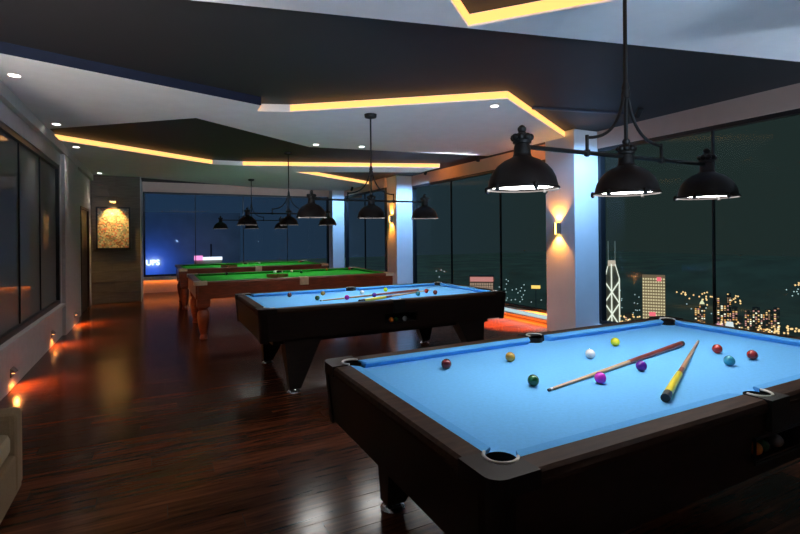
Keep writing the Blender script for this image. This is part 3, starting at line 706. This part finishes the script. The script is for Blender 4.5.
# ================================================================ THE CITY OUTSIDE
GZ = -150
MB().prism([(-2500, -200), (3500, -200), (3500, 3200), (-2500, 3200)], GZ-1, GZ).build('city_ground', M['ground'], kind='structure', label='dark ground far below the windows')
winwarm = emis('lit_windows_warm', (1, .62, .28), 1.3); winwhite = emis('lit_windows_white', (1, .90, .70), 1.5); winpink = emis('lit_sign_pink', (1, .16, .22), 1.1)
wincool = emis('lit_windows_cool', (.7, .95, 1), .9); braces = emis('lit_bracing', (1, 1, .88), 1.0); haloy = emis('lit_sign_yellow', (1, .62, .15), 1.3)
cityw = [winwhite, winwarm, emis('lit_windows_amber', (1, .45, .14), 1.0), emis('lit_windows_dim', (.9, .5, .3), .4), emis('lit_windows_rose', (1, .45, .4), .8), emis('lit_windows_faint', (.5, .5, .4), .12)]
def tower_frame(u0, u1, d):         # local axes of a building that faces the windows
    c = far((u0+u1)/2, 250, d); a = far(u0, 250, d); b = far(u1, 250, d)
    return Vector((c.x, c.y, 0)), (b-a).length, math.atan2((b-a).y, (b-a).x)
def ztop(u, v, d): return far(u, v, d).z
def block(u0, u1, vt, d, label, group=None, depth=None, win=None, dens=.5, cell=None, mats=None, vbot=340, grid=False, name='apartment_tower'):
    c, w, rz = tower_frame(u0, u1, d); zt = ztop((u0+u1)/2, vt, d); zl = ztop((u0+u1)/2, vbot, d); dp = depth or w*.7
    t = thing(name, label, 'building', (c.x, c.y, GZ), rz, group); H = zt-GZ
    MB().box(-w/2, w/2, 0, dp, 0, H).box(-w*.2, w*.2, dp*.3, dp*.7, H, H+w*.08).build('body', M['facade'], t)
    cw = cell or w/8; ch = cw*1.05; nx = max(2, int(w/cw)); bm_ = {}
    z = zl-GZ
    while z < H-ch*.4:
        for k in range(nx):
            if not grid and random.random() > dens: continue
            m = random.choice(mats or cityw)
            x = -w/2+(k+.5)*w/nx; bm_.setdefault(m.name, (MB(), m))[0].box(x-w/nx*.3, x+w/nx*.3, -.35, -.02, z, z+ch*(.5 if grid else .55))
        z += ch
    for b_, m in bm_.values(): b_.build('lit_windows', m, t, kind='stuff')
    return t
GB = 'lit towers beyond the right windows'
# tower with crossed lit bracing and twin masts
d = 620; c, w, rz = tower_frame(603.5, 619, d); px = w/15.5
t = thing('braced_tower', 'tall tower with white lit cross bracing and twin masts', 'building', (c.x, c.y, GZ), rz)
Z = lambda v: ztop(612, v, d)-GZ
zs, zt_, zb_ = Z(276), Z(262), Z(350)
MB().hexa([(-w/2, 0, 0), (w/2, 0, 0), (w/2, w, 0), (-w/2, w, 0)], [(-w/2, 0, Z(276)), (w/2, 0, Z(276)), (w/2, w, Z(276)), (-w/2, w, Z(276))]) \
    .hexa([(-w/2, 0, Z(276)), (w/2, 0, Z(276)), (w/2, w, Z(276)), (-w/2, w, Z(276))], [(-w*.2, w*.1, zt_), (w*.22, w*.1, zt_), (w*.22, w*.6, zt_), (-w*.2, w*.6, zt_)]).build('body', M['facade'], t)
def bar(a, b, r=.045): MB().tube([(a[0]*w, -.6, Z(a[1])), (b[0]*w, -.6, Z(b[1]))], r*w, 6).build('lit_brace', braces, t)
bar((-.02, 264), (-.02, 350)); bar((.48, 278), (.48, 350)); bar((-.48, 281), (-.48, 350), .03)
for v0, v1 in ((281, 303), (303, 325), (325, 347)):
    bar((-.48, v0), (.48, v1)); bar((.48, v0), (-.48, v1))
bar((-.25, 266), (-.48, 281), .03); bar((.22, 264), (.48, 278), .03)
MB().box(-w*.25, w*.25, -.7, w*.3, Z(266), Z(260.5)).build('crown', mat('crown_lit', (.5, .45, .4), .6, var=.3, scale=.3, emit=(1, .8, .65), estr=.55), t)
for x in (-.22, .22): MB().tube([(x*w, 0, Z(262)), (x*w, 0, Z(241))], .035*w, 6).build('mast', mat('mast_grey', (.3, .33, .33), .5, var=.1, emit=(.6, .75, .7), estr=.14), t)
# slab with a regular grid of lit windows
d = 560
c, w, rz = tower_frame(641.5, 664.5, d); t = thing('office_slab', 'office slab with a full grid of lit windows and red signs', 'building', (c.x, c.y, GZ), rz)
Z2 = lambda v: ztop(653, v, d)-GZ
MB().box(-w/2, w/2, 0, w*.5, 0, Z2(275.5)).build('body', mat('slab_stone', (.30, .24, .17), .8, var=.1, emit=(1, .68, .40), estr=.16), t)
g1 = MB()
nx, ny = 9, 17
for i in range(nx):
    for j in range(ny):
        x = (-.5+(i+.5)/nx)*w; z = Z2(277.5+(j+.5)*3.0)
        g1.box(x-w/nx*.27, x+w/nx*.27, -.5, -.05, z-w/23*.85, z+w/23*.85)
g1.build('lit_windows', emis('slab_windows', (1, .82, .50), .85), t, kind='stuff')
MB().box(w*.14, w*.33, -.9, -.5, Z2(281), Z2(277)).build('red_sign', winpink, t)
MB().box(-w*.20, w*.08, -.9, -.5, Z2(316), Z2(312)).build('red_sign', winpink, t)
# white lit dome roof in front of the slab
d = 480; c, w, rz = tower_frame(651, 672, d); zr_ = ztop(661, 324, d)
t = thing('dome_roof_hall', 'low hall with a white floodlit dome roof below the office slab', 'building', (c.x, c.y, GZ), rz)
MB().box(-w/2, w/2, 0, w*.6, 0, zr_-GZ).build('body', M['facade'], t)
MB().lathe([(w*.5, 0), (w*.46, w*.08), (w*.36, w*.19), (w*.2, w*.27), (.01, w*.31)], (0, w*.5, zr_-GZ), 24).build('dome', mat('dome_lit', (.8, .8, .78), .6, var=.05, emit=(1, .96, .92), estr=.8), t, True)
# clusters of flats
for u0, u1, vt, d, dn, lb in ((693.5, 699, 308, 700, .5, 'short lit flat tower left of the lamp-crowned one'), (698, 704.5, 304, 720, .6, 'slim flat tower with a pale lit crown'),
        (713, 719, 297, 820, .5, 'flat tower just right of the window mullion'), (719.5, 725.5, 305, 760, .45, 'lower flat tower second from the window mullion'),
        (726, 730.5, 293, 840, .55, 'tallest slim flat tower behind the cluster'), (731, 737, 307, 760, .5, 'flat tower in the middle of the cluster'),
        (737.5, 742, 316, 700, .4, 'small dim flat tower in the gap of the cluster'), (743.5, 751, 311, 700, .55, 'broad lit flat block left of the twin blocks'),
        (751.5, 759, 307.5, 720, .55, 'left one of the twin lit flat blocks'), (759.5, 764, 314, 690, .5, 'narrow block between the twin flat blocks'),
        (764.5, 772, 310, 720, .5, 'right one of the twin lit flat blocks'), (772.5, 779, 308, 700, .5, 'rightmost lit flat block of the cluster'),
        (624, 633, 314, 640, .35, 'low dim block right of the braced tower')):
    t = block(u0, u1, vt, d, lb, GB, dens=dn+.15, cell=1.55*d/F)
    if vt == 304:
        w = tower_frame(u0, u1, d)[1]; H = ztop((u0+u1)/2, vt, d)-GZ
        MB().lathe([(w*.4, 0), (w*.3, w*.25), (w*.1, w*.6), (.05, w*1.0)], (0, w*.3, H), 12).build('crown', emis('crown_glow', (1, .95, .6), .9), t)
d = 600; c, w, rz = tower_frame(714, 733, d); t = thing('lit_podium', 'low podium with a white and pink glowing roof below the flats', 'building', (c.x, c.y, GZ), rz, GB)
zp = lambda v: ztop(723, v, d)-GZ
MB().box(-w/2, w/2, 0, w*.5, 0, zp(329)).build('body', M['facade'], t)
MB().hexa([(-w*.5, 0, zp(329)), (0, 0, zp(329)), (0, w*.4, zp(329)), (-w*.5, w*.4, zp(329))], [(-w*.4, .5, zp(324.5)), (-w*.1, .5, zp(324.5)), (-w*.1, w*.3, zp(324.5)), (-w*.4, w*.3, zp(324.5))]).build('pink_roof', emis('podium_pink', (1, .45, .6), .9), t)
MB().hexa([(0, 0, zp(329)), (w*.5, 0, zp(329)), (w*.5, w*.4, zp(329)), (0, w*.4, zp(329))], [(w*.1, .5, zp(322)), (w*.45, .5, zp(322)), (w*.45, w*.3, zp(322)), (w*.1, w*.3, zp(322))]).build('white_roof', emis('podium_white', (.9, .95, 1), .9), t)
# mid bay: lit hoarding building
d = 420; c, w, rz = tower_frame(468.5, 493.5, d); t = thing('hoarding_building', 'building with a pink and cream lit facade behind the second table', 'building', (c.x, c.y, GZ), rz)
Z3 = lambda v: ztop(481, v, d)-GZ
MB().box(-w/2, w/2, 0, w*.6, 0, Z3(276)).build('body', M['facade'], t)
MB().box(-w*.46, w*.46, -.8, -.1, Z3(281.5), Z3(277)).build('lit_sign', emis('hoarding_pink', (1, .38, .36), .62), t)
g1 = MB()
for i in range(10):
    for j in range(3): g1.box((-.46+i*.094)*w, (-.46+i*.094+.06)*w, -.6, -.1, Z3(285+j*2.6), Z3(283+j*2.6))
g1.build('lit_windows', emis('hoarding_windows', (.85, .55, .42), .5), t, kind='stuff')
# hill behind the city with scattered lights
hb = MB(); prev = None; ridge = []
for k in range(41):
    u = 330+k*16; v = 262-14*math.sin((u-560)/170.0)-5*math.sin(u/37.0)-3*math.sin(u/13.0) if u > 420 else 276
    v = max(v, 250)
    p = far(u, v+10, 1500); ridge.append(p)
vb = [hb.bm.verts.new((p.x*.8, p.y*.8, GZ)) for p in ridge]; vm = [hb.bm.verts.new((p.x*.92, p.y*.92, GZ+(p.z-GZ)*.6)) for p in ridge]; vt = [hb.bm.verts.new(p) for p in ridge]; vk = [hb.bm.verts.new((p.x*1.3, p.y*1.3, GZ)) for p in ridge]
for L, U in ((vb, vm), (vm, vt), (vt, vk)):
    for k in range(len(L)-1): hb.bm.faces.new([L[k], L[k+1], U[k+1], U[k]])
hb.build('distant_hill', M['hill'], kind='structure', label='dark wooded hill behind the lit towers')
def lights(name, lst, m, label, d, r=.5):
    b = MB()
    for u, v in lst: b.sphere(far(u, v, d), r*d/F, 6)
    return b.build(name, m, None, label=label, cat='city lights', kind='stuff')
rg = lambda u0, u1, v0, v1, n: [(random.uniform(u0, u1), random.uniform(v0, v1)) for _ in range(n)]
lights('hillside_lights', rg(676, 712, 292, 299, 16)+rg(700, 745, 294, 306, 14)+rg(790, 800, 283, 287, 3), winwarm, 'warm lights scattered along the hillside above the flats', 1150, .7)
lights('street_lights', rg(742, 800, 326, 334, 40)+rg(706, 740, 322, 328, 8)+rg(620, 640, 316, 324, 12), winwarm, 'warm street lights low at the foot of the right towers', 590, .8)
lights('cool_lights', rg(620, 640, 290, 318, 12)+rg(676, 712, 303, 318, 10)+rg(780, 800, 285, 296, 6), wincool, 'cool white points between the right towers', 900, .45)
lights('harbour_lights', [(436, 271), (441, 270), (444, 271.5), (506, 279.5), (508, 281), (505, 289), (512, 290), (516, 289), (520, 291), (499, 287), (439, 277), (507, 298), (511, 300), (531, 302), (541, 300)]+rg(498, 527, 284, 303, 14), wincool, 'pale points of light low in the middle right window', 500, .5)
b = MB(); p0, p1 = far(531, 288.5, 500), far(540, 285.5, 500); rz = math.atan2(p1.y-p0.y, p1.x-p0.x)
t = thing('lit_sign', 'small yellow lit sign beside the near white column', 'sign', ((p0.x+p1.x)/2, (p0.y+p1.y)/2, GZ), rz)
ww = math.hypot(p1.x-p0.x, p1.y-p0.y); MB().box(-ww/2, ww/2, -.5, .5, p0.z-GZ, p1.z-GZ).build('face', haloy, t); MB().box(-ww*.05, ww*.05, -.2, .2, 0, p0.z-GZ).build('mast', M['facade'], t)
# signs outside the far end window
def sign_text(body, size, m, parent, loc, rz=0):
    cu = bpy.data.curves.new('sign_letters', 'FONT'); cu.body = body; cu.size = size; cu.extrude = .12; cu.align_x = 'CENTER'; cu.offset = .03*size
    o = bpy.data.objects.new('tmp', cu); COL.objects.link(o); dg = bpy.context.evaluated_depsgraph_get(); me = bpy.data.meshes.new_from_object(o.evaluated_get(dg)); bpy.data.objects.remove(o)
    q = link('letters', me, m, parent); q.location = loc; q.rotation_euler = (PI/2, 0, rz); return q
d = 220; c, w, rz = tower_frame(142, 185, d); zq = lambda v: ztop(150, v, d)-GZ
t = thing('sign_glow_block', 'added block catching the glow of a blue-white letter sign', 'building', (c.x, c.y, GZ), rz)
MB().box(-w*.9, w*1.9, 0, 20, 0, zq(212)).build('body', mat('sign_glow_facade', (.60, .70, .80), .8, var=.1, scale=.2), t)  # wide facade added to catch the blue glow around the sign
sign_text('UPS', (zq(257.5)-zq(265.5))*.92, emis('neon_white', (.75, .86, 1), 2.2), t, (-w*.255, -1.0, zq(265)))
for vv, dy, en in ((262, -6, 1000), (277, -8, 1000)):  # point lamps added to make the blue glow
    nl_ = bpy.data.lights.new('sign_glow_lamp', 'POINT'); nl_.energy = en; nl_.color = (.04, .16, 1); nl_.shadow_soft_size = .8
    no_ = bpy.data.objects.new('sign_glow_lamp', nl_); COL.objects.link(no_); no_.parent = t; no_.location = (-w*.25, dy, zq(vv))
d = 205; c, w, rz = tower_frame(194, 222, d); zq2 = lambda v: ztop(208, v, d)-GZ
t = thing('roof_sign', 'pink and white lit sign strip behind the farthest green table', 'sign', (c.x, c.y, GZ), rz)
MB().box(-w/2, -w*.2, -.5, .5, zq2(260), zq2(255.5)).build('pink_face', emis('neon_pink', (1, .30, .62), 1.4), t)
MB().box(-w*.2, w*.5, -.5, .5, zq2(260), zq2(257)).build('white_face', emis('neon_strip', (.85, .92, 1), 1.5), t)
MB().box(-w/2, w/2, .6, 8, 0, zq2(260)).build('body', M['facade'], t)
MB().tube([(w*.1, 1, zq2(262)), (w*.1, 1, zq2(244))], .35, 6).build('mast', M['frame'], t)
